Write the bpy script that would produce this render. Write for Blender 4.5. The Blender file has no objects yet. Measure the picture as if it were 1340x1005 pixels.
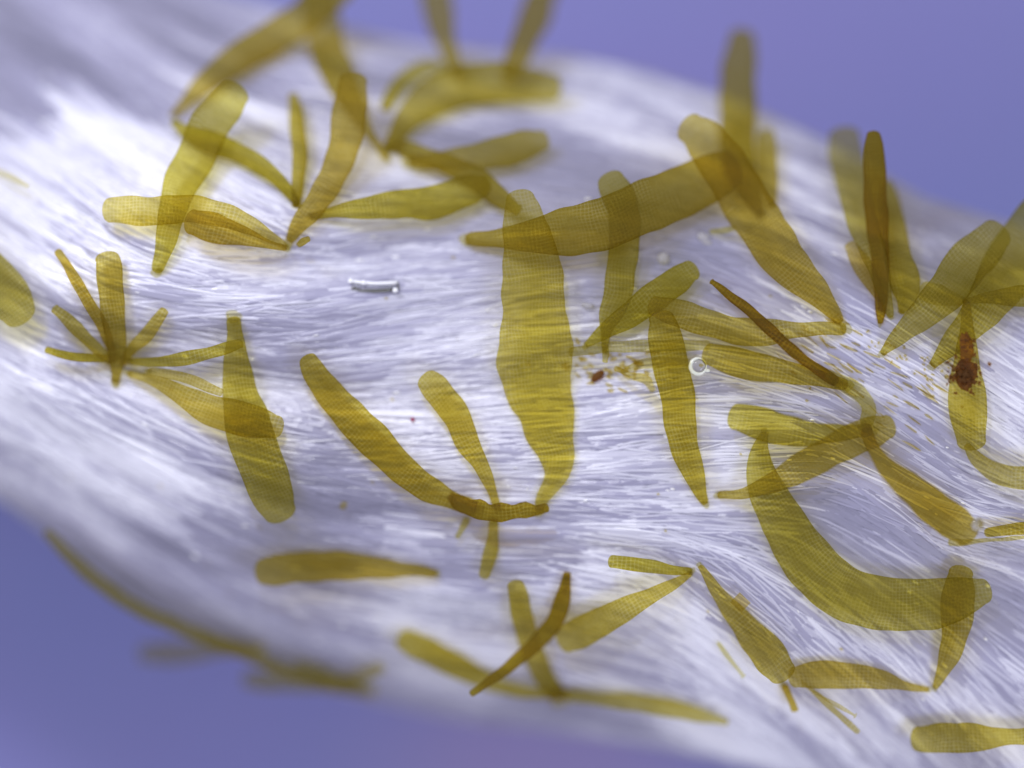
import bpy, math, random
import numpy as np

# 1 Blender unit = 0.1 mm; the photographed field is 13.4 units wide.
S = bpy.context.scene
S.unit_settings.system = 'METRIC'
S.unit_settings.scale_length = 0.0001
C = S.collection
random.seed(7)
rng = np.random.default_rng(11)

# ------------------------------------------------------------------ camera
D = 30.0
cd = bpy.data.cameras.new('microscope_camera')
cam = bpy.data.objects.new('microscope_camera', cd); C.objects.link(cam)
cam.location = (0, 0, D)
cd.sensor_width = 360.0
cd.lens = 360.0 * D / 13.4
cd.clip_start = 0.5; cd.clip_end = 400
cd.dof.use_dof = True
cd.dof.focus_distance = D - 0.40
APERTURE = 4.6
cd.dof.aperture_fstop = cd.lens * 1e-3 / APERTURE
S.camera = cam

# ------------------------------------------------------------------ world + lamps
W = bpy.data.worlds.new('World'); S.world = W; W.use_nodes = True
bg = W.node_tree.nodes['Background']
bg.inputs[0].default_value = (0.88, 0.88, 1.0, 1)
bg.inputs[1].default_value = 0.70

def area(name, loc, size, power, col, target=(0, 0, 0)):
    l = bpy.data.lights.new(name, 'AREA'); l.shape = 'DISK'; l.size = size
    l.energy = power; l.color = col
    o = bpy.data.objects.new(name, l); C.objects.link(o); o.location = loc
    v = np.array(target, float) - np.array(loc, float)
    from mathutils import Vector
    o.rotation_euler = Vector(v).to_track_quat('-Z', 'Y').to_euler()
    return o
area('gooseneck_lamp_key', (-11, 13, 13), 6.0, 2500, (0.90, 0.91, 1.0), (0, 0, -1))
area('gooseneck_lamp_second', (12, -12, 15), 8.0, 1500, (0.90, 0.91, 1.0), (0, 0, -1))
area('added_glint_lamp', (-3.5, 11.5, 19), 0.9, 1300, (0.95, 0.96, 1.0), (-1, 1, 0))  # extra small lamp, added to raise bright glints on the fibres

S.view_settings.view_transform = 'Standard'
S.view_settings.look = 'None'
S.view_settings.exposure = -0.28
S.view_settings.gamma = 1.0
S.cycles.use_denoising = True
S.cycles.max_bounces = 8
S.cycles.transparent_max_bounces = 40
S.cycles.diffuse_bounces = 3
S.cycles.sample_clamp_indirect = 4.0

# ------------------------------------------------------------------ helpers
def P(x, y, z):
    """photo pixel + height -> world point (rays through the lens spread with depth)"""
    k = (D - z) / D * 0.01
    return np.stack([(np.asarray(x, float) - 670) * k, (502.5 - np.asarray(y, float)) * k,
                     np.asarray(z, float) + 0 * np.asarray(x, float)], -1)

def mesh_obj(name, verts, faces, mat=None, parent=None, smooth=True, uv=None, attr=None):
    me = bpy.data.meshes.new(name)
    me.from_pydata(np.asarray(verts).tolist(), [], faces if isinstance(faces, list) else faces.tolist())
    if smooth:
        me.polygons.foreach_set('use_smooth', [True] * len(me.polygons))
    if uv is not None:
        ul = me.uv_layers.new(name='UVMap')
        idx = np.empty(len(me.loops), np.int32); me.loops.foreach_get('vertex_index', idx)
        ul.data.foreach_set('uv', np.asarray(uv, np.float32)[idx].ravel())
    if attr:
        for k, v in attr.items():
            a = me.attributes.new(k, 'FLOAT', 'POINT')
            a.data.foreach_set('value', np.asarray(v, np.float32))
    me.update()
    if mat: me.materials.append(mat)
    o = bpy.data.objects.new(name, me); C.objects.link(o)
    if parent: o.parent = parent
    return o

def tag(o, label=None, cat=None, group=None, kind=None):
    if label: o['label'] = label
    if cat: o['category'] = cat
    if group: o['group'] = group
    if kind: o['kind'] = kind
    return o

class NT:
    def __init__(s, name):
        s.m = bpy.data.materials.new(name); s.m.use_nodes = True
        s.t = s.m.node_tree; s.t.nodes.clear()
        s.out = s.t.nodes.new('ShaderNodeOutputMaterial')
    def n(s, typ, **kw):
        x = s.t.nodes.new(typ)
        for k, v in kw.items():
            if k.startswith('i_'):
                key = k[2:]
                key = int(key) if key.isdigit() else key.replace('_', ' ')
                if hasattr(v, 'is_output'): s.t.links.new(v, x.inputs[key])
                else: x.inputs[key].default_value = v
            else: setattr(x, k, v)
        return x
    def math(s, op, a, b=None, c=None):
        x = s.t.nodes.new('ShaderNodeMath'); x.operation = op
        for i, v in enumerate((a, b, c)):
            if v is None: continue
            if hasattr(v, 'is_output'): s.t.links.new(v, x.inputs[i])
            else: x.inputs[i].default_value = v
        return x.outputs[0]
    def mixc(s, f, a, b, blend='MIX'):
        x = s.t.nodes.new('ShaderNodeMix'); x.data_type = 'RGBA'; x.blend_type = blend
        for i, v in ((0, f), (6, a), (7, b)):
            if hasattr(v, 'is_output'): s.t.links.new(v, x.inputs[i])
            else: x.inputs[i].default_value = v
        return x.outputs[2]
    def surf(s, o): s.t.links.new(o, s.out.inputs[0]); return s.m

# ------------------------------------------------------------------ materials
def mat_plate():
    k = NT('lilac_stage')
    tc = k.n('ShaderNodeTexCoord')
    nz = k.n('ShaderNodeTexNoise', i_Vector=tc.outputs['Object'], i_Scale=0.11, i_Detail=1.5)
    r = k.n('ShaderNodeValToRGB', i_Fac=nz.outputs[0])
    r.color_ramp.elements[0].position = 0.35; r.color_ramp.elements[0].color = (0.245, 0.275, 0.60, 1)
    r.color_ramp.elements[1].position = 0.68; r.color_ramp.elements[1].color = (0.285, 0.27, 0.61, 1)
    fine = k.n('ShaderNodeTexNoise', i_Vector=tc.outputs['Object'], i_Scale=1.3, i_Detail=3.0)
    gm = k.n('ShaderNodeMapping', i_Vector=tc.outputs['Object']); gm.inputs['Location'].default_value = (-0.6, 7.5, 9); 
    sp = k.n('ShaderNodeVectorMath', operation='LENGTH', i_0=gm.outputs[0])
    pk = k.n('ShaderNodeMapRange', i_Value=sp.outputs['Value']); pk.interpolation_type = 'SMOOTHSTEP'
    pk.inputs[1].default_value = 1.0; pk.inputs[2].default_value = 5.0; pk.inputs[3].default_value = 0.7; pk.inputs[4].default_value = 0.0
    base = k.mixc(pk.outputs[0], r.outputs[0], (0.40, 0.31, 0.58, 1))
    c = k.mixc(0.06, base, fine.outputs['Color'], 'OVERLAY')
    b = k.n('ShaderNodeBsdfPrincipled', i_Base_Color=c, i_Roughness=0.7)
    return k.surf(b.outputs[0])

def mat_tissue():
    k = NT('tissue_membrane')
    tc = k.n('ShaderNodeTexCoord')
    nz = k.n('ShaderNodeTexNoise', i_Vector=tc.outputs['Object'], i_Scale=0.9, i_Detail=4.0)
    c = k.mixc(nz.outputs[0], (0.42, 0.41, 0.54, 1), (0.50, 0.49, 0.63, 1))
    b = k.n('ShaderNodeBsdfPrincipled', i_Base_Color=c, i_Roughness=0.45)
    return k.surf(b.outputs[0])

def mat_fibre():
    k = NT('tissue_fibre')
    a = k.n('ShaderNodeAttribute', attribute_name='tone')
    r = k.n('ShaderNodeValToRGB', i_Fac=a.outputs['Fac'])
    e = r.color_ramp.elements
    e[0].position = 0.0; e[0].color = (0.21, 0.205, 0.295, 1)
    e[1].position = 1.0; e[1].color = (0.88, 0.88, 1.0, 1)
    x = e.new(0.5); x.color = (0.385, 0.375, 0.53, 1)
    b = k.n('ShaderNodeBsdfPrincipled', i_Base_Color=r.outputs[0], i_Roughness=0.24, i_IOR=1.5)
    tl = k.n('ShaderNodeBsdfTranslucent', i_Color=r.outputs[0])
    m = k.n('ShaderNodeMixShader', i_0=0.06, i_1=b.outputs[0], i_2=tl.outputs[0])
    return k.surf(m.outputs[0])

def mat_blade():
    """thin pigmented sheet: coloured see-through cells between paler walls; colour density per blade"""
    k = NT('algal_sheet')
    uv = k.n('ShaderNodeUVMap')
    nz = k.n('ShaderNodeTexNoise', i_Vector=uv.outputs[0], i_Scale=2.2, i_Detail=2.0)
    off = k.n('ShaderNodeVectorMath', operation='MULTIPLY_ADD')
    k.t.links.new(nz.outputs['Color'], off.inputs[0]); off.inputs[1].default_value = (0.14, 0.14, 0)
    k.t.links.new(uv.outputs[0], off.inputs[2])
    sep = k.n('ShaderNodeSeparateXYZ', i_0=off.outputs[0])
    su = k.math('ABSOLUTE', k.math('SINE', k.math('MULTIPLY', sep.outputs[0], math.pi / 0.050)))
    sv = k.math('ABSOLUTE', k.math('SINE', k.math('MULTIPLY', sep.outputs[1], math.pi / 0.046)))
    cell = k.math('POWER', k.math('MULTIPLY', su, sv), 0.45)          # 0 at walls, 1 in cells
    oi = k.n('ShaderNodeObjectInfo')
    pat = k.n('ShaderNodeTexNoise', i_Vector=uv.outputs[0], i_Scale=1.7, i_Detail=2.0)
    pr = k.n('ShaderNodeMapRange', i_Value=pat.outputs[0]); pr.inputs[1].default_value = 0.38; pr.inputs[2].default_value = 0.64
    cell = k.math('ADD', k.math('MULTIPLY', k.math('SUBTRACT', cell, 0.62), k.math('MULTIPLY_ADD', pr.outputs[0], 0.85, 0.25)), 0.62)
    big = k.n('ShaderNodeTexNoise', i_Vector=uv.outputs[0], i_Scale=1.1, i_Detail=3.0)
    mot = k.n('ShaderNodeTexNoise', i_Vector=uv.outputs[0], i_Scale=14.0, i_Detail=2.0)
    d = k.math('MULTIPLY_ADD', big.outputs[0], 0.5, 0.72)
    d = k.math('MULTIPLY', d, k.math('MULTIPLY_ADD', mot.outputs[0], 0.4, 0.8))
    d = k.math('MULTIPLY', d, k.math('MULTIPLY_ADD', cell, 0.70, 0.52))
    al = k.n('ShaderNodeAttribute', attribute_name='dens')
    d = k.math('MULTIPLY', d, al.outputs['Fac'])
    # transmission = colour ** density, per channel
    sc = k.n('ShaderNodeSeparateColor', i_0=oi.outputs['Color'])
    ch = [k.math('POWER', sc.outputs[i], d) for i in range(3)]
    cc = k.n('ShaderNodeCombineColor', i_0=ch[0], i_1=ch[1], i_2=ch[2])
    tr = k.n('ShaderNodeBsdfTransparent', i_Color=cc.outputs[0])
    bump = k.n('ShaderNodeBump', i_Strength=0.35, i_Distance=0.02, i_Height=cell)
    body = k.mixc(cell, (0.46, 0.41, 0.11, 1), (0.33, 0.285, 0.055, 1))
    df = k.n('ShaderNodeBsdfPrincipled', i_Base_Color=body, i_Roughness=0.38, i_Normal=bump.outputs[0])
    tl = k.n('ShaderNodeBsdfTranslucent', i_Color=body)
    op = k.n('ShaderNodeMixShader', i_0=0.5, i_1=df.outputs[0], i_2=tl.outputs[0])
    m = k.n('ShaderNodeMixShader', i_0=k.math('MINIMUM', k.math('MULTIPLY', d, 0.24), 0.17), i_1=tr.outputs[0], i_2=op.outputs[0])
    return k.surf(m.outputs[0])

def mat_simple(name, col, trans, alpha, rough=0.4, noise=8.0):
    k = NT(name)
    tc = k.n('ShaderNodeTexCoord')
    nz = k.n('ShaderNodeTexNoise', i_Vector=tc.outputs['Object'], i_Scale=noise, i_Detail=3.0)
    c = k.mixc(nz.outputs[0], tuple(v * 0.6 for v in col) + (1,), tuple(min(1, v * 1.4) for v in col) + (1,))
    b = k.n('ShaderNodeBsdfPrincipled', i_Base_Color=c, i_Roughness=rough)
    tr = k.n('ShaderNodeBsdfTransparent', i_Color=trans + (1,))
    m = k.n('ShaderNodeMixShader', i_0=alpha, i_1=tr.outputs[0], i_2=b.outputs[0])
    return k.surf(m.outputs[0])

def mat_glass():
    k = NT('clear_droplet')
    b = k.n('ShaderNodeBsdfPrincipled', i_Base_Color=(0.96, 0.98, 1, 1), i_Roughness=0.03, i_IOR=1.38)
    b.inputs['Transmission Weight'].default_value = 1.0
    return k.surf(b.outputs[0])

M_PLATE, M_TISSUE, M_FIBRE, M_BLADE = mat_plate(), mat_tissue(), mat_fibre(), mat_blade()
M_HOLD = mat_simple('holdfast_pad', (0.40, 0.36, 0.14), (0.96, 0.94, 0.75), 0.18)
M_RUST = mat_simple('rust_grains', (0.17, 0.075, 0.012), (0.74, 0.48, 0.13), 0.40, 0.6, 20.0)
M_GRAIN = mat_simple('ochre_grains', (0.42, 0.35, 0.09), (0.94, 0.88, 0.62), 0.10, 0.4, 14.0)
M_PALE = mat_simple('pale_grains', (0.60, 0.58, 0.58), (0.95, 0.95, 0.95), 0.45, 0.3, 10.0)
M_GLASS = mat_glass()

# ------------------------------------------------------------------ stage behind
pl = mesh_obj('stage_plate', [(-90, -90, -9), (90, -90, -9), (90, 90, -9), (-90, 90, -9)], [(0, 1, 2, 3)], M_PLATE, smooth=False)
tag(pl, kind='structure')

# ------------------------------------------------------------------ tissue surface
TOP = np.array([(-400, -260), (0, -110), (200, -40), (330, 0), (450, 35), (540, 58), (640, 66), (740, 72), (840, 92), (920, 116),
                (990, 143), (1082, 183), (1168, 234), (1213, 258), (1325, 292), (1500, 350), (1800, 440)], float)
BOT = np.array([(-400, 470), (-200, 560), (0, 655), (50, 692), (100, 735), (150, 775), (200, 803), (250, 828), (300, 852),
                (400, 892), (500, 922), (600, 944), (710, 957), (830, 975), (920, 992), (1064, 1030), (1340, 1100), (1800, 1240)], float)
def ytop(x): return np.interp(x, TOP[:, 0], TOP[:, 1])
def ybot(x): return np.interp(x, BOT[:, 0], BOT[:, 1])

CP = np.array([
 (-300,-200,-2.4),(-300,100,-1.9),(-300,400,-1.8),
 (0,-60,-2.0),(0,60,-1.7),(0,250,-0.6),(0,450,-0.35),(0,620,-1.0),
 (150,450,-0.08),(200,250,-0.15),(200,60,-1.4),(100,680,-1.05),(200,760,-1.2),
 (300,450,0.0),(400,250,-0.1),(350,90,-1.2),(300,700,-0.35),(330,830,-1.2),
 (500,420,0.0),(600,250,-0.55),(500,120,-1.15),(480,60,-1.6),(500,680,-0.2),(450,870,-1.2),
 (700,450,0.05),(650,130,-1.1),(650,75,-1.7),(800,250,-0.3),(800,130,-1.3),(700,680,0.0),(620,820,-0.6),(600,930,-1.7),
 (900,450,0.14),(950,200,-0.8),(900,700,0.05),(800,850,-0.35),(800,950,-1.2),
 (1100,450,0.22),(1080,260,-0.5),(1100,700,0.18),(1000,850,0.05),(1000,960,-0.6),
 (1300,480,0.18),(1200,310,-0.4),(1340,330,-0.4),(1300,700,0.15),(1200,870,0.12),(1200,980,-0.3),(1340,980,-0.15),
 (1600,500,-0.3),(1600,900,-0.2),(1600,1150,-0.8)], float)
def tps(r2): return 0.5 * r2 * np.log(r2 + 1e-9)
_xy = CP[:, :2] / 500.0
_A = tps(((_xy[:, None] - _xy[None]) ** 2).sum(-1)) + np.eye(len(CP)) * 0.02
_Pm = np.c_[np.ones(len(CP)), _xy]
_sol = np.linalg.solve(np.block([[_A, _Pm], [_Pm.T, np.zeros((3, 3))]]), np.r_[CP[:, 2], 0, 0, 0])
GX = np.arange(-420, 1780, 6.0); GY = np.arange(-420, 1420, 6.0)
_gx, _gy = np.meshgrid(GX, GY)
_q = np.stack([_gx, _gy], -1) / 500.0
ZB = np.zeros_like(_gx)
for i in range(len(CP)):
    ZB += _sol[i] * tps(((_q - _xy[i]) ** 2).sum(-1))
ZB += _sol[-3] + _sol[-2] * _q[..., 0] + _sol[-1] * _q[..., 1]
ZB = np.clip(ZB, -2.6, 0.3)                      # smooth sheet the blades follow

# direction the fibres run in: x, y, slope angle in degrees (down to the right positive)
FD = np.array([(0,60,32),(120,130,35),(250,60,28),(60,260,36),(200,260,34),(330,260,30),(0,480,28),(120,560,30),(250,600,24),
 (200,420,5),(330,380,-6),(330,500,6),(480,330,-8),(480,430,-10),(600,420,-10),(450,600,8),(580,560,-4),(650,620,-2),(820,620,-4),(850,520,-6),
 (560,200,12),(700,160,10),(850,150,20),(780,380,-6),(980,250,24),(1100,260,22),(1220,270,18),(1320,320,26),
 (300,720,24),(180,740,36),(450,760,12),(600,780,4),(650,880,8),(500,880,18),(300,820,30),(800,900,12),(760,720,6),
 (950,640,-5),(1030,660,-10),(1000,560,0),(1040,400,30),(1150,450,30),(1250,500,34),(1310,580,36),(1200,580,34),(1100,520,36),
 (900,800,42),(1000,800,44),(1100,880,46),(1080,720,40),(1200,720,34),(1300,680,6),(1310,820,40),(1250,900,50),(1000,930,36),(1150,980,44),(900,960,20),(1330,750,20),(860,300,12)], float)
def fdir(x, y):
    d2 = (x[..., None] - FD[:, 0]) ** 2 + (y[..., None] - FD[:, 1]) ** 2
    w = 1.0 / (d2 + 3500.0) ** 1.7
    a = np.radians(FD[:, 2]) * 2
    return 0.5 * np.arctan2((w * np.sin(a)).sum(-1), (w * np.cos(a)).sum(-1))

# folds: long low ridges lying along the fibres
ZF = np.zeros_like(ZB)
for i in range(500):
    cx = rng.uniform(-150, 1500); cy = rng.uniform(-100, 1120)
    if not (ytop(cx) + 10 < cy < ybot(cx) - 10): continue
    th = float(fdir(np.array(cx), np.array(cy))) + rng.normal(0, 0.06)
    L = rng.uniform(60, 170); w = rng.uniform(8, 26)
    h = rng.uniform(0.012, 0.05) * (w / 18) * rng.choice([1, 1, -0.8])
    if cx < 330 and cy < 160: h *= 1.7
    if i < 80:
        L = rng.uniform(90, 230); w = rng.uniform(22, 55); h = rng.uniform(0.05, 0.14) * rng.choice([1, -1])
    dx = _gx - cx; dy = _gy - cy
    u = dx * math.cos(th) + dy * math.sin(th); v = -dx * math.sin(th) + dy * math.cos(th)
    ZF += h * np.exp(-(u / L) ** 2 - (v / w) ** 2)
_t = np.minimum(_gy - ytop(_gx), ybot(_gx) - _gy)
ZT = ZB + ZF * np.clip(_t / 60, 0, 1) - 0.60 * np.clip(1 - _t / 85.0, 0, 1.0) ** 2.4

# streaks: bundles of whiter or barer fibres lying side by side along the run
ST = np.zeros_like(ZB)
for i in range(2600):
    cx = rng.uniform(-150, 1500); cy = rng.uniform(-120, 1120)
    th = float(fdir(np.array(cx), np.array(cy))) + rng.normal(0, 0.05)
    big = (cx < 330) or cy < 200 or cy > 760 - 0.25 * max(0, 500 - cx)
    L = rng.uniform(40, 150); w = rng.uniform(6, 15) if big else rng.uniform(4.5, 10)
    h = rng.uniform(0.3, 1.0) * rng.choice([1.0, -0.8])
    i0, i1 = int((cx - 2 * L - GX[0]) // 6), int((cx + 2 * L - GX[0]) // 6) + 1
    j0, j1 = int((cy - 2 * L - GY[0]) // 6), int((cy + 2 * L - GY[0]) // 6) + 1
    i0, j0 = max(i0, 0), max(j0, 0)
    dx = _gx[j0:j1, i0:i1] - cx; dy = _gy[j0:j1, i0:i1] - cy
    u = dx * math.cos(th) + dy * math.sin(th); v = -dx * math.sin(th) + dy * math.cos(th)
    ST[j0:j1, i0:i1] += h * np.exp(-(u / L) ** 2 - (v / w) ** 2)

def bil(G, x, y):
    fx = np.clip((np.asarray(x, float) - GX[0]) / 6.0, 0, len(GX) - 1.001); fy = np.clip((np.asarray(y, float) - GY[0]) / 6.0, 0, len(GY) - 1.001)
    i = fx.astype(int); j = fy.astype(int); a = fx - i; b = fy - j
    return (G[j, i] * (1 - a) + G[j, i + 1] * a) * (1 - b) + (G[j + 1, i] * (1 - a) + G[j + 1, i + 1] * a) * b

def build_tissue():
    root = bpy.data.objects.new('host_tissue', None); C.objects.link(root); root.location = (0, 0, -3.2)
    tag(root, 'pale lilac-white fibrous tissue strip that all the olive blades grow on', 'tissue')
    xs = np.arange(-380, 1720, 9.0); n = 110
    s = 0.5 - 0.5 * np.cos(np.linspace(0, math.pi, n)); s = 0.35 * s + 0.65 * np.linspace(0, 1, n)
    X = np.repeat(xs[:, None], n, 1); Y = ytop(xs)[:, None] + (ybot(xs) - ytop(xs))[:, None] * s
    top = P(X, Y, bil(ZT, X, Y))
    m = 14; sb = np.linspace(1, 0, m + 2)[1:-1]
    Xb = np.repeat(xs[:, None], m, 1); Yb = ytop(xs)[:, None] + (ybot(xs) - ytop(xs))[:, None] * sb
    ze = 0.5 * (bil(ZT, xs, ytop(xs)) + bil(ZT, xs, ybot(xs)))[:, None]
    bot = P(Xb, Yb, ze - 0.25 - 0.9 * np.sin(np.pi * sb)[None])
    ring = np.concatenate([top, bot], 1); R = n + m
    V = ring.reshape(-1, 3); F = []
    K = len(xs)
    for i in range(K - 1):
        for j in range(R):
            j2 = (j + 1) % R
            F.append((i * R + j, i * R + j2, (i + 1) * R + j2, (i + 1) * R + j))
    F.append(tuple(range(R))); F.append(tuple((K - 1) * R + j for j in range(R - 1, -1, -1)))
    o = mesh_obj('membrane', V - np.array([0, 0, -3.2]), F, M_TISSUE, root)
    return root
tissue = build_tissue()

# where tissue light falls bright (1) or grey (0), painted into fibre tone and white share
GLOW = np.array([(120,170,1),(60,230,.9),(230,230,.9),(330,290,.7),(30,520,.9),(90,600,1),(180,630,.9),(250,560,.7),(500,390,.6),(560,430,.7),(540,560,.6),
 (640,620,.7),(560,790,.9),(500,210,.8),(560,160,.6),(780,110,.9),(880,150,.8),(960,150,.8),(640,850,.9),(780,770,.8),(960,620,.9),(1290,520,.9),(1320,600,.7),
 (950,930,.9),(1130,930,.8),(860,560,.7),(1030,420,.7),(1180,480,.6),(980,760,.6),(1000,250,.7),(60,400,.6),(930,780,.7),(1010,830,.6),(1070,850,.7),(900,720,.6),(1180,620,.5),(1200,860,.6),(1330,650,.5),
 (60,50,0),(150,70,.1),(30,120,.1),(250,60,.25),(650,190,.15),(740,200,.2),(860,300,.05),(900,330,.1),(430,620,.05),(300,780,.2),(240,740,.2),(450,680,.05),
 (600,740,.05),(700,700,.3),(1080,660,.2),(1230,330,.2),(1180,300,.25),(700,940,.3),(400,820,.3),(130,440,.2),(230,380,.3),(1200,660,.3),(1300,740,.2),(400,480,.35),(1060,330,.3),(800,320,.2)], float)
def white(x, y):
    d2 = (x[..., None] - GLOW[:, 0]) ** 2 + (y[..., None] - GLOW[:, 1]) ** 2
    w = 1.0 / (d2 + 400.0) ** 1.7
    return (w * GLOW[:, 2]).sum(-1) / w.sum(-1)

def build_fibres(N=19000, K=8):
    x = rng.uniform(-60, 1400, N * 2); y = rng.uniform(-60, 1080, N * 2)
    ok = (y > ytop(x) + 4) & (y < ybot(x) - 4)
    x = x[ok][:N]; y = y[ok][:N]; N = len(x)
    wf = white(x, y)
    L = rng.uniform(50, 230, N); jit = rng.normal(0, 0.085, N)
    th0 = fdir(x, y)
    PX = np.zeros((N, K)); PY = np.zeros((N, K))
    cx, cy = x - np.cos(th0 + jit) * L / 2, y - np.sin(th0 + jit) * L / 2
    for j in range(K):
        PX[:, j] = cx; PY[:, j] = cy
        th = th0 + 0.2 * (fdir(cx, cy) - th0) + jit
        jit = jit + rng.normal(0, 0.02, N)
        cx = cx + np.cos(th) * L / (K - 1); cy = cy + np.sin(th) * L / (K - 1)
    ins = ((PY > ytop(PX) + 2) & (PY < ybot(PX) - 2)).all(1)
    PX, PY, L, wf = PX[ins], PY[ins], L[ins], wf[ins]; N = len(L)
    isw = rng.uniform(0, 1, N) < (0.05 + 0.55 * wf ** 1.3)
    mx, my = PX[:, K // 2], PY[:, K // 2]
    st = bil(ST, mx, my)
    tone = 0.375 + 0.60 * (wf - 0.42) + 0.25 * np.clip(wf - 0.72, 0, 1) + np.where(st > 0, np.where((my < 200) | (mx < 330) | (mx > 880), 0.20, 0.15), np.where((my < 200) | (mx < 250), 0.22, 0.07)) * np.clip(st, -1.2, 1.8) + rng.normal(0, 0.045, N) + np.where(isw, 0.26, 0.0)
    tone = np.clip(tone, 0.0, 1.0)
    rad = np.where(isw, rng.uniform(0.006, 0.017, N), rng.uniform(0.016, 0.045, N))
    rad *= np.where(rng.uniform(0, 1, N) < 0.06, 1.7, 1.0)
    lift = np.where(isw, rng.uniform(0.012, 0.035, N), rng.uniform(0, 0.022, N))[:, None] + 0.02 * np.sin(np.linspace(0, math.pi, K))[None]
    Z = bil(ZT, PX, PY) + lift
    pts = P(PX, PY, Z)
    tan = np.gradient(pts, axis=1); tan /= np.linalg.norm(tan, axis=2, keepdims=True)
    up = np.array([0, 0, 1.0]); side = np.cross(tan, up); side /= np.linalg.norm(side, axis=2, keepdims=True)
    nn = np.cross(side, tan)
    prof = np.clip(np.sin(np.linspace(0.12, math.pi - 0.12, K)) * 1.4, 0, 1)[None, :, None] * rad[:, None, None]
    q = 4; V = np.zeros((N, K, q, 3))
    for a in range(q):
        t = 2 * math.pi * a / q
        V[:, :, a] = pts + side * prof * math.cos(t) + nn * prof * 0.30 * math.sin(t)
    base = np.arange(N)[:, None, None] * (K * q)
    jj = np.arange(K - 1)[None, :, None] * q; aa = np.arange(q)[None, None, :]; a2 = (aa + 1) % q
    F = np.stack([base + jj + aa, base + jj + a2, base + jj + q + a2, base + jj + q + aa], -1).reshape(-1, 4)
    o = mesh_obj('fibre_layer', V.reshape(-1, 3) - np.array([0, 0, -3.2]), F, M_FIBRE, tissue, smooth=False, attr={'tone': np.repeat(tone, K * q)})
    o['kind'] = 'stuff'
build_fibres()

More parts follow.
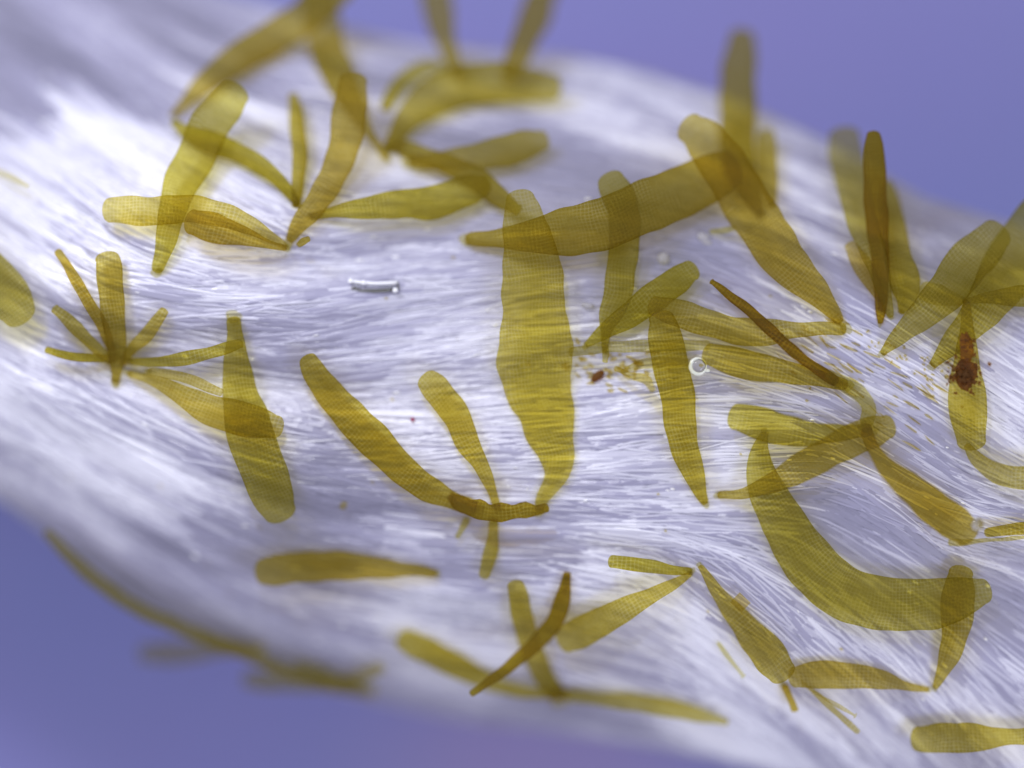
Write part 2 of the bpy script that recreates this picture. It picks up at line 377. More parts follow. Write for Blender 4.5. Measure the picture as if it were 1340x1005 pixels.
# ------------------------------------------------------------------ algal blades
GROUP = 'olive algal blades growing on the white tissue'
OL = (0.825, 0.73, 0.22)     # one-pass transmission of a usual olive blade (both faces together)
def catmull(p, n):
    p = np.asarray(p, float); m = len(p)
    ds = np.r_[0, np.cumsum(np.hypot(*np.diff(p[:, :2], axis=0).T))]
    t = np.linspace(0, ds[-1], n); out = np.zeros((n, p.shape[1]))
    sl = np.gradient(p, ds, axis=0)
    for i, tt in enumerate(t):
        k = min(max(np.searchsorted(ds, tt, 'right') - 1, 0), m - 2)
        h = ds[k + 1] - ds[k]; u = (tt - ds[k]) / h
        out[i] = ((2*u**3-3*u**2+1)*p[k] + (u**3-2*u**2+u)*h*sl[k] + (-2*u**3+3*u**2)*p[k+1] + (u**3-u**2)*h*sl[k+1])
    return out, t
layer = 0
def blade(label, pts, dens=1.0, zt=None, zb=None, tint=None, thick=0.030, hold=True, name='alga', camber=0.12,
          group=GROUP, cat='alga', mat=None, blunt=1.0):
    """pts run base -> tip as (x, y, full width) in photo pixels; zb / zt = heights of base and tip"""
    global layer
    layer += 1
    p = np.array(pts, float)
    if hold: p[0, 2] = max(p[0, 2] * 1.25, 8.0)
    L = np.hypot(*np.diff(p[:, :2], axis=0).T).sum()
    n = int(np.clip(L / 6, 14, 60)); m = 9
    c, t = catmull(p, n)
    r = random.Random(layer * 13)
    w = np.maximum(c[:, 2], 3) * 0.5
    ph = [r.uniform(0, 6.28) for _ in range(4)]
    kk = [r.uniform(0.75, 1.3) for _ in range(4)]
    wl = w * (1 + 0.034 * np.sin(t * kk[0] / 17 + ph[0]) + 0.014 * np.sin(t * kk[1] / 7.3 + ph[1])) + 0.5 * np.sin(t * kk[2] / 9 + ph[2])
    wr = w * (1 + 0.034 * np.sin(t * kk[2] / 19 + ph[2]) + 0.014 * np.sin(t * kk[3] / 6.1 + ph[3])) + 0.5 * np.sin(t * kk[0] / 8 + ph[1])
    # round the tip off over its own half width
    tipw = max(w[-1], 4)
    extra = np.array([0.2, 0.38, 0.54, 0.68, 0.79, 0.88, 0.95, 0.985, 1.0]); prof = np.clip(1 - extra ** 2.5, 0, 1) ** 0.47; prof[-1] = 0.1
    d = c[-1, :2] - c[-2, :2]; d /= np.hypot(*d)
    ce = c[-1, :2] + d * tipw * 0.75 * blunt * extra[:, None]
    bw = max(w[0], 2.5); eb = np.array([1.0, 0.85, 0.55]); pb = np.array([0.2, 0.62, 0.88])
    db = c[0, :2] - c[1, :2]; db /= np.hypot(*db)
    cb = c[0, :2] + db * bw * 0.7 * eb[:, None]
    C2 = np.vstack([cb, c[:, :2], ce]); wl = np.r_[bw * pb, wl, tipw * prof]; wr = np.r_[bw * pb, wr, tipw * prof]
    t = np.r_[-bw * 0.7 * eb, t, t[-1] + tipw * 0.75 * extra]; t = t - t[0]
    n = len(C2); s = t / t[-1]
    zs = bil(ZB, C2[:, 0], C2[:, 1])
    h0 = 0.05
    rise = np.clip(s / 0.22, 0, 1) ** 0.7
    z = zs + h0 + (0.20 + 0.03 * (layer % 6)) * rise + 0.10 * s
    if zt is not None or zb is not None:
        a = zb if zb is not None else zs[0] + h0
        b = zt if zt is not None else z[-1]
        z = a + (b - a) * s
        z = np.maximum(z, np.where(zs > -2.3, zs + 0.05, -9))
    tg = np.gradient(C2, axis=0); tg /= np.hypot(tg[:, 0], tg[:, 1])[:, None]
    nr = np.c_[-tg[:, 1], tg[:, 0]]
    z = z + 0.03 * np.sin(t / 45.0 + ph[0])
    floor = np.max([bil(ZT, C2[:, 0] + nr[:, 0] * q * w.max(), C2[:, 1] + nr[:, 1] * q * w.max()) for q in (-1, -0.5, 0, 0.5, 1)], 0) + 0.05 + (0.12 + 0.03 * (layer % 6)) * rise
    over = (C2[:, 1] > ytop(C2[:, 0]) - 5) & (C2[:, 1] < ybot(C2[:, 0]) + 5)
    z = np.where(over, np.maximum(z, floor), z)
    zp = np.r_[[z[0]] * 4, z, [z[-1]] * 4]
    z = np.convolve(zp, np.ones(9) / 9, 'valid')
    th0 = thick
    rings = []; uvs = []; dn = []
    us = np.linspace(-1, 1, m)
    for side in (1, -1):
        for u in (us if side == 1 else us[::-1][1:-1]):
            off = np.where(u < 0, -wl * abs(u), wr * abs(u))
            xy = C2 + nr * off[:, None]
            hh = side * th0 * 0.5 * math.sqrt(max(0, 1 - u ** 4)) * np.clip(np.minimum(wl, wr) / 5, 0.2, 1)
            cz = camber * (u ** 2) * w.max() * 0.01 * (1 if layer % 2 else -0.6) * np.sin(np.clip(s * 1.1, 0, 1) * math.pi)
            rings.append(P(xy[:, 0], xy[:, 1], z + hh + cz)); uvs.append(np.c_[t * 0.01, off * 0.01])
            dn.append(0.5 * 1.15 * dens * (1.06 - 0.16 * np.exp(-((1 - s) / 0.10) ** 2) + 0.06 * np.exp(-(s / 0.12) ** 2) + 0.10 * abs(u) ** 6))
    R = len(rings)
    V = np.stack(rings, 1).reshape(-1, 3); U = np.stack(uvs, 1).reshape(-1, 2); DN = np.stack(dn, 1).reshape(-1)
    F = [(i * R + j, i * R + (j + 1) % R, (i + 1) * R + (j + 1) % R, (i + 1) * R + j) for i in range(n - 1) for j in range(R)]
    F.append(tuple(range(R - 1, -1, -1))); F.append(tuple((n - 1) * R + j for j in range(R)))
    org = P(C2[0, 0], C2[0, 1], z[0])
    if hold:
        root = bpy.data.objects.new(name, None); C.objects.link(root); root.location = org
        o = mesh_obj('blade', V - org, F, mat or M_BLADE, root, uv=U, attr={'dens': DN})
    else:
        root = o = mesh_obj(name, V - org, F, mat or M_BLADE, uv=U, attr={'dens': DN}); o.location = org
    k = tint or OL
    o.color = (k[0] * r.uniform(0.975, 1.02), k[1] * r.uniform(0.965, 1.025), k[2] * r.uniform(0.8, 1.25), 1)
    tag(root, label, cat, group)
    if hold:
        hw = max(3.0, p[0, 2] * 0.5)
        V, F = blob(hw * 0.010, hw * 0.010, 0.02, r.randrange(999), 0.35)
        h = mesh_obj('holdfast', V, F, M_HOLD, root)
        h.location = (0, 0, -0.03)
    return root

def blob(rx, ry, rz, seed, rough=0.25, nu=12, nv=7):
    r = np.random.default_rng(seed)
    V = [(0, 0, rz)]; 
    ph = r.uniform(0, 6.28, 6); am = r.uniform(0.3, 1, 6) * rough
    for i in range(1, nv):
        f = math.pi * i / nv
        for j in range(nu):
            a = 2 * math.pi * j / nu
            k = 1 + am[0] * math.sin(2 * a + ph[0]) * 0.5 + am[1] * math.sin(3 * a + ph[1] + f) * 0.45 + am[2] * math.sin(5 * a + ph[2]) * 0.3
            V.append((rx * k * math.sin(f) * math.cos(a), ry * k * math.sin(f) * math.sin(a), rz * math.cos(f) * (1 + 0.3 * am[3] * math.sin(a + ph[3]))))
    V.append((0, 0, -rz)); F = []
    for j in range(nu): F.append((0, 1 + j, 1 + (j + 1) % nu))
    for i in range(nv - 2):
        for j in range(nu):
            a = 1 + i * nu; F.append((a + j, a + nu + j, a + nu + (j + 1) % nu, a + (j + 1) % nu))
    a = 1 + (nv - 2) * nu
    for j in range(nu): F.append((a + j, len(V) - 1, a + (j + 1) % nu))
    return np.array(V), F

# --- tufts on the tissue's upper-left shoulder
blade('long blurred blade arching away from a thread-thin base over the tissue rim', [(229,147,8),(242,134,14),(265,111,28),(300,84,38),(350,54,46),(398,22,46),(445,-18,44)], 1.15, zt=-1.2)
blade('tall faint blade rising past the rim behind a sharp dark-tipped blade', [(505,205,8),(482,172,14),(462,135,30),(443,100,42),(428,62,48),(420,20,48),(414,-25,46)], 0.85, zt=-1.7)
blade('mottled pale-tipped blade leaning across a pale flat blade and a dark streak', [(206,352,12),(213,331,22),(218,309,30),(226,276,37),(237,240,46),(256,205,52),(273,168,53),(293,140,50),(305,124,42)], 1.0, zt=0.0)
blade('pale flat blade lying under the mottled pale-tipped blade', [(374,322,6),(345,305,18),(300,284,32),(255,274,36),(200,276,38),(160,275,37),(146,275,33)], 0.85)
blade('short club-shaped blade with a dark upper edge beside the pale flat blade', [(373,325,6),(350,319,12),(320,310,25),(290,301,36),(266,294,40),(254,291,34)], 1.25)
blade('thin upright blade standing between a dark-tipped blade and a mottled one', [(387,268,9),(390,238,16),(392,200,20),(389,165,21),(386,140,18),(384,127,14)], 1.15)
blade('tall sharp blade with a dark rounded tip and bent narrow foot', [(380,313,10),(386,302,19),(395,290,25),(417,261,32),(438,226,37),(451,187,42),(457,149,45),(461,118,41),(462,108,37)], 1.15, zt=-0.05)
blade('dark narrow blade running behind the mottled pale-tipped blade', [(387,264,9),(370,241,16),(340,216,23),(305,197,27),(270,184,30),(243,172,18),(228,161,11)], 1.2, zt=-0.7)
blade('long wavy-edged blade whose tip is crossed by a dark slanting blade', [(408,283,7),(440,277,17),(480,272,30),(525,267,37),(568,265,46),(596,255,42),(620,247,36),(632,244,28)], 1.15)
blade('small dark fragment beside the bent foot of the dark-tipped blade', [(391,320,8),(398,315,10),(403,313,8)], 1.3, hold=False, name='alga_fragment', cat='fragment')
# --- blurred tuft near the top rim
blade('blurred blade standing straight out over the lilac background from the arched blade', [(600,95,14),(592,78,20),(583,52,28),(575,20,40),(568,-22,44)], 1.1, zb=-1.0, zt=-1.9)
blade('blurred leaning blade with a knobbed edge jutting over the lilac background', [(670,92,22),(680,66,34),(690,45,38),(699,25,42),(706,2,38),(718,-30,42)], 1.35, zb=-1.0, zt=-1.9)
blade('broad arched blade with a blunt end, below the two that jut over the rim', [(510,193,15),(522,172,24),(536,152,36),(560,132,48),(600,114,56),(650,108,52),(695,112,44),(722,115,34)], 1.05, zb=-0.75, zt=-0.85)
blade('small faint curled blade behind the shoulder of the broad arched blade', [(503,141,10),(514,121,18),(532,100,21),(556,89,20),(580,87,14)], 0.9, zt=-1.2)
blade('soft club-shaped blade lying below the broad arched blade', [(540,212,14),(585,210,27),(630,203,36),(665,196,42),(695,188,36),(708,184,28)], 1.05, zt=-0.55)
blade('dark slanting blade that crosses a wavy blade and slips under the broadest one', [(525,193,18),(560,206,25),(600,221,28),(632,240,30),(657,261,24),(676,274,16)], 1.25, zt=-0.3)
# --- centre
blade('broad tapering blade with a pale grid-patterned tip, crossing under other blades', [(614,313,13),(650,312,25),(695,309,44),(737,304,60),(786,294,70),(842,271,67),(880,256,68),(918,239,67),(942,227,59),(950,223,52)], 1.3, tint=(0.81, 0.73, 0.19), zt=-0.05)
blade('largest upright broad blade with a fine cell grid and swollen waist', [(706,664,12),(710,652,17),(720,636,24),(728,619,35),(729,598,46),(721,569,62),(714,539,74),(704,509,88),(701,479,98),(700,449,96),(699,412,86),(698,375,81),(694,337,73),(688,298,61),(682,268,43),(681,262,38)], 0.82, zb=0.12, zt=0.5, camber=0.2, tint=(0.86, 0.79, 0.22))
blade('upright blade standing across the broad tapering blade, darkest where they cross', [(791,457,5),(793,436,14),(797,417,28),(807,390,36),(813,350,40),(818,310,41),(816,280,42),(806,250,42),(800,238,36)], 1.1, zt=0.1)
blade('oblique blade with a glinting round tip, crossing the foot of an upright blade', [(768,451,7),(788,436,20),(815,418,31),(845,397,37),(875,375,39),(894,361,35),(903,355,29)], 1.1, zt=0.12)
blade('long level blade crossed by a thin brown needle', [(1102,430,13),(1070,430,18),(1040,432,22),(1010,434,33),(980,435,37),(940,427,35),(895,412,36),(868,404,32),(858,401,27)], 1.05, zt=0.15)
blade('hanging blade with bright cross bands, its top under a round overlapping tip', [(922,657,8),(917,646,16),(912,632,24),(900,598,35),(891,561,41),(887,524,45),(880,486,47),(872,449,46),(867,424,38),(866,419,34)], 1.1, zt=0.05)
blade('thin dark brown needle slanting across the level blade', [(1092,498,12),(1060,477,14),(1030,452,15),(1005,429,15),(970,398,13),(945,379,10),(932,369,7)], 2.5, zt=0.2, tint=(0.74, 0.60, 0.13), thick=0.08)
blade('tapering blade whose blunt end touches the curled clear ring', [(1104,503,13),(1065,494,22),(1025,486,32),(980,478,38),(948,469,36),(930,464,30)], 1.1)
blade('short pale yellow bent blade at the foot of the brown needle', [(1134,552,14),(1137,535,19),(1125,515,21),(1106,502,20),(1086,491,14)], 0.55)
blade('level club-shaped blade under the raised blade with a blunt dark tip', [(1136,563,13),(1100,566,22),(1060,568,32),(1020,561,42),(985,551,43),(966,546,36)], 1.05)
blade('oblique blade with blunt dark tip whose foot passes under the sickle-bent blade', [(942,648,8),(972,646,14),(1010,632,27),(1050,611,38),(1090,589,42),(1125,572,43),(1150,562,38),(1160,559,32)], 1.1, zt=0.18)
blade('very long broad blade bent like a sickle with a square-cut end', [(1000,569,9),(996,582,18),(994,596,28),(998,627,42),(1012,660,55),(1030,690,60),(1055,731,68),(1088,765,72),(1129,784,70),(1172,792,69),(1234,787,64),(1268,779,48),(1285,774,34)], 1.0, zt=0.15)
blade('spindle-shaped blade carrying a tiny sparkling droplet on its tip', [(1134,564,12),(1140,582,16),(1152,600,20),(1168,619,29),(1191,638,38),(1220,662,45),(1248,683,45),(1264,696,38)], 1.3)
blade('narrow dark straight blade end poking out beside the droplet-tipped blade', [(1420,684,20),(1360,690,18),(1315,694,15),(1292,697,11)], 1.5, hold=False)
blade('faint thin sliver lying under the droplet-tipped blade', [(1400,697,5),(1330,704,5),(1280,708,6),(1256,710,9),(1244,710,9)], 0.7, hold=False)
blade('yellow curved blade passing under the tip of the rust-clumped blade', [(1266,584,10),(1276,598,18),(1292,612,24),(1318,623,29),(1352,625,30),(1400,618,26)], 0.85, hold=False)
# --- tuft with the dark horizontal foot
blade('long wavy blade sweeping into the dark horizontal foot of its tuft', [(618,664,17),(597,657,23),(562,640,34),(517,606,40),(487,573,47),(456,543,43),(426,508,37),(409,482,30),(404,473,25)], 1.3, zb=0.08, zt=0.02)
blade('small curved blade with a pale cell grid beside the largest broad blade', [(650,662,9),(643,640,14),(630,610,21),(612,580,30),(598,545,37),(579,520,38),(566,504,35),(561,499,31)], 0.95, zt=0.14)
blade('dark brown prostrate foot joining the blades of the broad-bladed tuft', [(590,650,12),(600,657,22),(614,664,20),(626,667,27),(640,671,22),(655,670,26),(672,670,18),(688,667,23),(702,668,13),(714,665,12)], 1.6, hold=False, name='basal_crust', cat='holdfast', tint=(0.76, 0.62, 0.14), thick=0.08)
blade('small soft blade hanging below the dark horizontal foot', [(646,683,11),(645,700,15),(642,722,18),(637,742,18),(634,752,15)], 0.95, zt=-0.55)
blade('tiny faint stub below the dark horizontal foot', [(610,682,8),(604,693,9),(599,702,7)], 0.6, zt=-0.5)
# --- star-shaped tuft at the left
blade('stout upright blade of the star-shaped tuft', [(151,497,10),(152,488,15),(153,476,20),(152,449,26),(148,412,31),(145,375,34),(142,347,35),(141,341,33)], 1.2, zb=0.05, zt=0.2)
blade('thin dark blade leaning away from the stout upright blade of the star-shaped tuft', [(145,455,11),(138,436,15),(125,411,16),(105,377,15),(87,346,12),(76,330,10)], 1.4, zt=0.05)
blade('short thin blade just above the level dark thread of the star-shaped tuft', [(143,472,9),(130,459,14),(112,442,17),(90,420,17),(73,405,13)], 1.15, zt=0.05)
blade('level dark curved thread-like blade of the star-shaped tuft', [(150,468,9),(130,469,11),(105,468,12),(80,463,11),(62,458,9)], 1.6, zt=0.05)
blade('short faint blade leaning towards the level thin blade of the star-shaped tuft', [(161,474,8),(172,458,14),(190,440,18),(205,420,17),(214,408,13)], 0.95, zt=0.05)
blade('thin level blade of the star-shaped tuft, its tip under a hanging broad blade', [(172,473,8),(200,474,12),(235,470,18),(270,463,17),(298,455,15),(314,450,12)], 1.15)
blade('wide pale drooping blade of the star-shaped tuft crossed by a hanging broad blade', [(170,489,7),(205,500,16),(240,518,28),(275,536,40),(310,547,45),(342,554,40),(360,558,30)], 0.85)
blade('narrow darker strip lying on the wide pale drooping blade', [(196,486,8),(230,491,13),(262,502,14),(288,513,11)], 0.8)
blade('hanging broad blade narrow at the top, crossing two blades of the star-shaped tuft', [(306,421,16),(307,434,20),(308,452,26),(311,487,39),(316,524,51),(326,561,61),(338,598,62),(352,636,58),(362,660,50),(365,667,44)], 1.0, zt=0.0, zb=0.0)
blade('blunt pale blade end reaching in alone beside the star-shaped tuft', [(-110,260,30),(-60,315,58),(-15,362,66),(10,388,62),(24,408,46)], 0.75, zb=0.0, zt=0.05, hold=False)
# --- lower rim
blade('lone flat blade lying level on the smooth lower tissue', [(568,750,8),(540,746,16),(500,744,27),(460,741,35),(420,741,40),(380,744,41),(355,747,39),(346,748,34)], 1.2, zb=-0.3, zt=-0.2)
blade('long blurred ribbon hugging the lower rim of the tissue', [(430,897,9),(380,882,14),(338,862,17),(300,847,19),(240,823,20),(180,796,20),(130,763,20),(95,732,18),(62,698,13)], 1.35, zb=-1.1, zt=-0.75, tint=(0.82, 0.75, 0.33))
blade('very blurred blade jutting over the background from the lower rim ribbon', [(335,848,12),(290,850,22),(250,853,29),(212,855,31),(190,855,26)], 0.9, zb=-1.7, zt=-1.9, tint=(0.84, 0.78, 0.42))
blade('very blurred low blade under a dark blurred stub at the lower rim', [(480,906,10),(440,897,20),(390,892,27),(345,890,27),(325,889,22)], 0.8, zb=-1.7, zt=-1.95, tint=(0.84, 0.78, 0.42))
blade('dark blurred stub at the lower rim of the tissue', [(478,904,14),(448,896,22),(415,882,24),(392,871,18)], 0.9, zb=-1.6, zt=-1.5, tint=(0.84, 0.78, 0.42))
blade('faint blurred sliver beside the dark blurred stub at the lower rim', [(440,897,10),(468,886,16),(498,874,14)], 0.55, zb=-2.0, zt=-1.8)
blade('soft broad-tipped blade with its foot passing under the dark thin sickle', [(736,909,11),(690,906,16),(650,897,21),(615,880,29),(575,860,35),(545,845,33),(530,838,28)], 1.15, zb=-0.9, zt=-1.1)
blade('upright soft blade crossed by the dark thin sickle', [(728,908,20),(721,899,25),(712,886,27),(698,854,28),(686,817,29),(679,786,27),(675,767,22)], 1.1, zb=-0.85, zt=-0.3)
blade('dark thin sickle-shaped blade raised over its neighbours', [(742,752,11),(737,779,19),(724,817,24),(700,843,21),(666,872,16),(636,895,12),(618,907,9)], 2.7, zb=-0.4, zt=0.15, thick=0.08, hold=False)
blade('slanting club-shaped blade meeting a small finger-like one at its foot', [(903,751,5),(880,765,14),(850,781,22),(815,798,32),(780,817,40),(755,830,42),(742,836,36)], 0.95, zt=-0.25)
blade('small finger-like dark blade joined to the foot of a slanting club-shaped one', [(903,747,7),(880,746,13),(850,741,18),(822,737,19),(802,735,17)], 1.3)
blade('slanting blade with a square scale stuck to its edge', [(917,742,6),(926,755,11),(939,775,18),(965,808,31),(990,838,42),(1011,863,45),(1022,878,38)], 1.15)
blade('low arched blade whose round tip overlaps the slanting blade with the scale', [(1213,902,5),(1185,898,11),(1157,890,25),(1120,885,33),(1086,883,36),(1055,884,33),(1042,886,28)], 1.0, zt=0.15)
blade('tiny brown stub under the round overlapping tip of the low arched blade', [(1027,899,8),(1033,912,8),(1038,922,9),(1040,928,10)], 1.6)
blade('upright spindle blade standing across the end of the very long sickle-bent blade', [(1224,899,6),(1231,884,15),(1239,867,25),(1248,839,34),(1252,809,42),(1254,779,43),(1256,757,36),(1257,752,33)], 1.05, zt=0.2)
blade('finger-shaped blade lying alone on bright tissue below the low arched blade', [(1440,958,18),(1350,963,22),(1310,965,24),(1282,965,36),(1240,966,39),(1214,967,37),(1204,967,34)], 1.05, zb=0.0, zt=0.0, hold=False)
blade('thin green sliver beyond the tiny brown stub', [(1050,893,4),(1068,908,7),(1095,933,8),(1122,957,7)], 0.75, hold=False)
blade('very faint thin sliver alongside the thin green one', [(1064,905,3),(1090,920,5),(1118,936,4)], 0.5, hold=False)
blade('faint yellowish sliver beside the slanting blade with the scale', [(940,842,4),(952,858,6),(972,884,5)], 0.45, hold=False)
blade('long blurred ribbon stretching from the foot of the upright soft blade', [(735,909,12),(780,914,18),(830,920,22),(880,928,23),(920,937,17),(950,945,9)], 0.9, zb=-0.9, zt=-1.0)
# --- upper right
blade('tall blurred blade jutting far over the lilac background', [(994,277,12),(983,255,26),(970,222,42),(964,187,47),(965,149,48),(966,112,48),(968,78,44),(970,58,38),(971,50,34)], 1.2, zb=-0.6, zt=-1.35)
blade('long broad slanting blade with a pale mottled round tip', [(1098,419,10),(1087,404,22),(1064,378,40),(1030,344,56),(1004,308,62),(980,270,64),(957,232,64),(930,193,56),(912,174,48),(905,169,42)], 0.95, zt=-0.05)
blade('short stubby blade beside the tall blurred blade', [(1010,267,10),(1007,245,22),(1003,212,26),(1003,186,26),(1003,177,23)], 1.0, zb=-0.6, zt=-0.8)
blade('pale wide blade half hidden by the dark narrow ridged blade', [(1165,413,7),(1160,391,16),(1150,353,28),(1136,312,37),(1122,268,41),(1111,222,44),(1106,190,45),(1105,181,42)], 0.8, zb=-0.3, zt=-0.7)
blade('dark narrow upright blade with fine cross ridges', [(1152,421,6),(1153,396,16),(1152,355,23),(1150,317,27),(1147,280,30),(1145,243,31),(1144,206,29),(1143,185,23),(1143,178,19)], 1.9, zt=0.1, tint=(0.78, 0.63, 0.12), thick=0.07)
blade('pale blade with flared foot behind the dark narrow ridged blade', [(1180,407,9),(1186,390,30),(1184,372,40),(1176,340,37),(1170,300,32),(1164,262,25),(1160,240,16)], 0.85, zt=-0.55)
blade('small pale blade peeping out behind the foot of the half-hidden pale blade', [(1152,388,12),(1137,362,24),(1122,337,25),(1113,322,16)], 0.85, zb=-0.35, zt=-0.5)
blade('oblique leaf-like blade with a grainy tip overlapping the very wide pale blade', [(1156,461,8),(1166,450,18),(1182,435,26),(1211,408,41),(1241,378,54),(1265,347,58),(1288,322,54),(1302,308,44)], 1.05, zt=0.1)
blade('very wide pale blade leaning out behind the oblique leaf-like blade', [(1222,476,10),(1230,467,19),(1246,450,30),(1272,421,44),(1302,382,64),(1332,340,82),(1362,305,92),(1400,270,90)], 0.9, zt=-0.1)
blade('narrow dark blade crossing the very wide pale blade', [(1262,394,6),(1290,390,14),(1320,388,24),(1352,387,30),(1400,386,30)], 0.9, hold=False)
blade('short dark blade lying across the oblique leaf-like blade', [(1264,395,6),(1246,391,20),(1226,386,28),(1212,381,26)], 0.6, hold=False)
blade('hanging spindle blade half covered by a rust-brown clump', [(1265,398,9),(1265,420,16),(1265,442,23),(1265,468,33),(1265,497,43),(1266,524,50),(1268,546,49),(1270,566,43),(1271,575,39)], 1.0, zb=0.16, zt=0.15)
# --- slight background slivers near the small brown cells
blade('pale yellow level strip behind the hanging cross-banded blade', [(748,461,12),(790,455,14),(850,453,16),(925,452,13)], 0.6, hold=False)
blade('faint second strip below the pale yellow level strip', [(815,486,6),(835,478,12),(862,474,13),(900,474,10)], 0.45, hold=False)
blade('pale little hooked strip beside the small oval brown cell', [(806,482,7),(828,492,9),(846,497,12),(854,510,9)], 0.65, hold=False)
blade('faint sliver at the edge of bright blurred fibres, apart from all tufts', [(-10,222,7),(15,232,8),(36,243,6)], 0.4, hold=False)
blade('small faint bit below the broad slanting blade with the mottled tip', [(930,303,6),(945,302,9),(960,298,7)], 0.5, hold=False)
blade('short straight bit under the crossing of two blades by the oval brown cell', [(793,454,8),(793,466,9),(792,472,7)], 0.7, hold=False)

# ------------------------------------------------------------------ small things
def at(x, y, h): return P(x, y, float(bil(ZT, x, y)) + h)
def small(name, label, cat, x, y, rx, ry, rz, rot, mat, h=0.1, seed=1, rough=0.25, group=None):
    V, F = blob(rx * 0.01, ry * 0.01, rz * 0.01, seed, rough)
    o = mesh_obj(name, V, F, mat); o.location = at(x, y, h); o.rotation_euler[2] = math.radians(-rot)
    return tag(o, label, cat, group)
small('brown_cell', 'small oval red-brown cell lying alone under the pale strips', 'cell', 782, 492, 10.5, 5.5, 4, -38, M_RUST, 0.1, 3, 0.05)
# square scale on a blade
v = [(-.10,-.085),(.09,-.10),(.105,.075),(-.085,.095)]
o = mesh_obj('square_scale', [(a, b, 0.02) for a, b in v] + [(a, b, -0.02) for a, b in v],
             [(0,1,2,3),(7,6,5,4),(0,4,5,1),(1,5,6,2),(2,6,7,3),(3,7,4,0)], M_GRAIN, smooth=False)
o.location = P(969, 788, 0.42); o.rotation_euler[2] = math.radians(-38)
tag(o, 'small square olive scale stuck to the edge of a slanting blade', 'scale')

# rust clump on the hanging blade: a pile of grains
def clump():
    root = bpy.data.objects.new('rust_clump', None); C.objects.link(root)
    root.location = P(1264, 490, 0.56)
    tag(root, 'rust-brown ragged clump of grains stuck on the hanging spindle blade', 'clump')
    V, F = blob(0.17, 0.16, 0.05, 5, 0.6, 20, 8)
    mesh_obj('core', V, F, M_RUST, root)
    V, F = blob(0.075, 0.30, 0.03, 12, 0.5, 16, 9)
    mesh_obj('smear', V, F, mat_simple('rust_film', (0.22, 0.10, 0.015), (0.85, 0.62, 0.25), 0.25, 0.6, 16.0), root).location = (0.0, 0.30, 0)
    r = random.Random(4); protos = []
    for q in range(4):
        V, F = blob(0.028, 0.022, 0.02, 60 + q, 0.5, 8, 5); protos.append(mesh_obj('grain', V, F, M_RUST, root))
    spots = []
    for q in range(130):
        a = r.uniform(0, 6.28); d = abs(r.gauss(0, 0.115))
        spots.append((d * math.cos(a) * 1.0 - 0.02, d * math.sin(a) * 0.95, r.uniform(0, 0.08)))
    for q in range(18):
        spots.append((r.gauss(0.0, 0.05), r.uniform(0.1, 0.5), r.uniform(-0.02, 0.03)))
    spots += [(0.06, -0.22, 0.02), (0.09, -0.25, 0.02), (-0.20, -0.02, 0.03), (-0.22, -0.06, 0.02), (-0.17, 0.05, 0.02), (0.16, 0.10, 0.03), (0.18, 0.02, 0.02)]
    for q, s in enumerate(spots):
        o = protos[q % 4] if q < 4 else protos[q % 4].copy()
        if q >= 4: C.objects.link(o); o.parent = root
        o.location = s; o.rotation_euler[2] = r.uniform(0, 6.28); k = r.uniform(0.6, 1.2); o.scale = (k, k, k)
clump()

# clear curled ring beside the tapering blade
def ring():
    n, q = 26, 10; V = []; F = []
    for i in range(n):
        s = i / (n - 1); a = math.radians(20 + 360 * s); R = 0.10
        rad = 0.006 + 0.026 * math.sin(math.pi * min(1, s * 0.95)) ** 1.5
        for j in range(q):
            b = 2 * math.pi * j / q
            V.append(((R + rad * math.cos(b)) * math.cos(a), (R + rad * math.cos(b)) * math.sin(a), rad * math.sin(b)))
    for i in range(n - 1):
        for j in range(q): F.append((i*q+j, i*q+(j+1)%q, (i+1)*q+(j+1)%q, (i+1)*q+j))
    F.append(tuple(range(q-1, -1, -1))); F.append(tuple((n-1)*q+j for j in range(q)))
    k = NT('shell_ring'); b = k.n('ShaderNodeBsdfPrincipled', i_Base_Color=(0.92, 0.95, 0.88, 1), i_Roughness=0.12, i_IOR=1.5)
    b.inputs['Transmission Weight'].default_value = 0.25
    o = mesh_obj('curled_ring', V, F, k.surf(b.outputs[0])); o.location = P(914, 479, 0.46)
    tag(o, 'clear bright curled ring touching the blunt end of a tapering blade', 'ring')
    V, F = blob(0.095, 0.095, 0.05, 8, 0.02, 18, 9); mesh_obj('clear_core', V, F, M_GLASS, o)
    V, F = blob(0.03, 0.025, 0.02, 8, 0.2); mesh_obj('inner_bead', V, F, M_GRAIN, o).location = (0.03, 0.01, 0.06)
    V, F = blob(0.035, 0.022, 0.02, 9, 0.2); mesh_obj('tail', V, F, o.data.materials[0], o).location = (0.12, -0.06, 0)
ring()

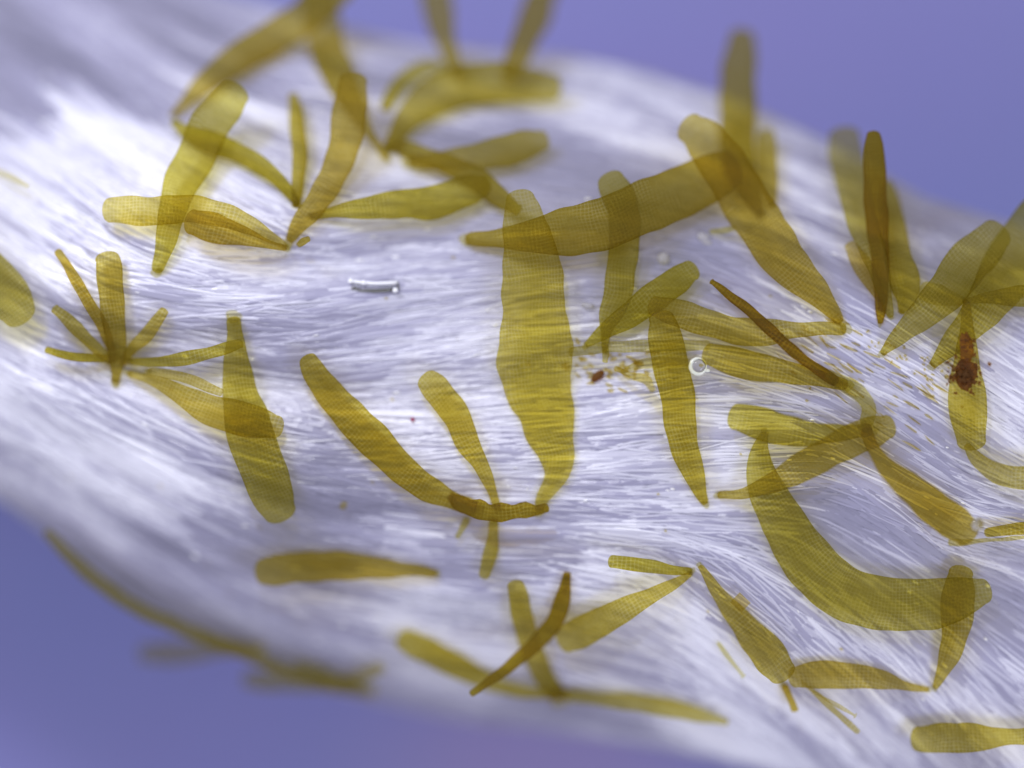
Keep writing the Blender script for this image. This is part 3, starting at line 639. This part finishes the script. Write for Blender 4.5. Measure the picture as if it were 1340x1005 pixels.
# glassy splinter: an open trough with bright ends
def splinter():
    root = bpy.data.objects.new('glass_splinter', None); C.objects.link(root); root.location = at(490, 374, 0.07)
    root.rotation_euler[2] = math.radians(-2)
    tag(root, 'clear glassy splinter lying alone on the horizontal fibres', 'splinter')
    def bar(name, pts, r, mat):
        q = 8; V = []; F = []; n = len(pts); pts = np.array(pts, float)
        tg = np.gradient(pts, axis=0)
        for i in range(n):
            t = tg[i] / np.linalg.norm(tg[i]); s = np.cross(t, (0, 0, 1.0)); s /= np.linalg.norm(s); u = np.cross(s, t)
            for j in range(q):
                b = 2 * math.pi * j / q; V.append(pts[i] + r * (s * math.cos(b) + u * math.sin(b)))
        for i in range(n - 1):
            for j in range(q): F.append((i*q+j, i*q+(j+1)%q, (i+1)*q+(j+1)%q, (i+1)*q+j))
        F.append(tuple(range(q-1, -1, -1))); F.append(tuple((n-1)*q+j for j in range(q)))
        return mesh_obj(name, V, F, mat, root)
    k = NT('splinter_white'); b = k.n('ShaderNodeBsdfPrincipled', i_Base_Color=(0.95, 0.96, 1, 1), i_Roughness=0.15); wm = k.surf(b.outputs[0])
    dk = mat_simple('splinter_shade', (0.20, 0.20, 0.17), (0.6, 0.6, 0.58), 0.6, 0.3)
    bar('lower_edge', [(-.30,-.045,0),(-.18,-.07,0),(0,-.075,0),(.15,-.06,0),(.26,-.045,0)], 0.017, dk)
    bar('upper_edge', [(-.31,.055,.02),(-.2,.04,.03),(0,.03,.03),(.2,.045,.02),(.30,.055,.02)], 0.022, wm)
    bar('end_wall', [(.30,.07,0),(.31,0,0),(.31,-.05,0)], 0.012, dk)
    bar('web', [(-.28,0,0),(0,-.025,0),(.27,0,0)], 0.034, M_GLASS)
    for (x, y) in ((-.31, .05), (-.14, .035), (.275, -.05)):
        V, F = blob(0.036, 0.036, 0.03, 3, 0.1); mesh_obj('bead', V, F, wm, root).location = (x, y, .04)
splinter()

small('clear_droplet', 'tiny sparkling droplet on the tip of the spindle-shaped blade', 'droplet', 1279, 686, 7, 9, 8, 20, M_GLASS, 0.55, 2, 0.1)
small('pale_bubble', 'pale round bubble lying beside the glinting round-tipped oblique blade', 'bubble', 868, 339, 9, 9, 6, 0, M_PALE, 0.06, 4, 0.03)
small('pale_flake', 'pale ragged flake on grey tissue above the round bubble', 'flake', 922, 313, 11, 7, 4, 20, M_PALE, 0.06, 6, 0.6)
small('bright_crystal', 'bright pinkish crystal between the largest blade and an upright one', 'crystal', 769, 400, 9, 4, 5, 5, M_PALE, 0.08, 7, 0.2)
small('red_speck', 'tiny crimson speck on grey tissue beside the small curved blade', 'speck', 540, 549, 2.6, 3.2, 2.5, 0, mat_simple('crimson', (0.45, 0.03, 0.12), (0.8, 0.3, 0.4), 0.75), 0.07, 8, 0.1)
small('olive_speck', 'small olive speck under the long wavy sweeping blade', 'speck', 450, 660, 5, 7, 4, 20, M_GRAIN, 0.05, 9, 0.3)

# fine grains strewn along the fibres
def grains():
    V = []; F = []; n0 = 0; r = random.Random(21)
    def add(x, y, L, w, ang):
        nonlocal n0
        v, f = blob(L * 0.01, w * 0.01, 0.025, r.randrange(9999), 0.5, 7, 4)
        ca, sa = math.cos(-ang), math.sin(-ang)
        v = np.c_[v[:, 0] * ca - v[:, 1] * sa, v[:, 0] * sa + v[:, 1] * ca, v[:, 2]] + at(x, y, 0.06)
        V.extend(v.tolist()); F.extend([tuple(i + n0 for i in q) for q in f]); n0 += len(v)
    for i in range(60):       # yellow streaks beside the needle's foot
        s = r.random(); x = 1060 + 170 * s + r.gauss(0, 22); y = 455 + 95 * s + r.gauss(0, 26)
        add(x, y, r.uniform(4, 15), r.uniform(0.8, 1.7), 0.6 + r.gauss(0, .15))
    for i in range(45):        # orange dots between the leaf-like blades
        x = r.uniform(1135, 1255); y = 448 + (x - 1135) * 0.42 + r.gauss(0, 10)
        add(x, y, r.uniform(1.2, 3), r.uniform(1, 2.2), r.uniform(0, 3))
    for i in range(45):        # litter by the small brown cell
        add(r.gauss(800, 34), r.gauss(478, 13), r.uniform(2, 8), r.uniform(1.2, 3), r.gauss(0, 0.7))
    for i in range(40):
        x = r.uniform(60, 1320); y = r.uniform(300, 900)
        add(x, y, r.uniform(1, 2.6), r.uniform(1, 2), 0)
    o = mesh_obj('ochre_grain', V, F, M_GRAIN)
    tag(o, 'fine ochre grains strewn along the white fibres', 'grains', kind='stuff')
grains()

# white crumbs added to stand for sparkle on the fibres
def glints():
    k = NT('painted_glint'); b = k.n('ShaderNodeBsdfPrincipled', i_Base_Color=(0.97, 0.97, 1, 1), i_Roughness=0.12, i_IOR=1.6)
    V = []; F = []; n0 = 0; r = random.Random(33)
    spots = [(1060,408),(1052,402),(1190,775),(1200,790),(945,780),(938,772),(1240,532),(1262,545),(125,163),(130,172),(395,868),(690,640),(675,612),(470,340),
             (1020,905),(1010,930),(1290,560),(560,300),(880,640),(330,470),(1090,600),(1205,300)]
    while len(spots) < 120:
        x, y = r.uniform(10, 1335), r.uniform(80, 990)
        if ytop(x) + 30 < y < ybot(x) - 30: spots.append((x, y))
    for x, y in spots:
        a = -float(fdir(np.array(float(x)), np.array(float(y)))) + r.gauss(0, .1)
        v, f = blob(r.uniform(0.02, 0.075), r.uniform(0.008, 0.018), 0.014, r.randrange(9999), 0.4, 7, 4)
        ca, sa = math.cos(a), math.sin(a)
        v = np.c_[v[:, 0] * ca - v[:, 1] * sa, v[:, 0] * sa + v[:, 1] * ca, v[:, 2]] + at(x, y, 0.055)
        V.extend(v.tolist()); F.extend([tuple(i + n0 for i in q) for q in f]); n0 += len(v)
    o = mesh_obj('painted_glint', V, F, k.surf(b.outputs[0]))
    tag(o, 'tiny white crumbs glinting among the pale fibres', 'glints', kind='stuff')
glints()
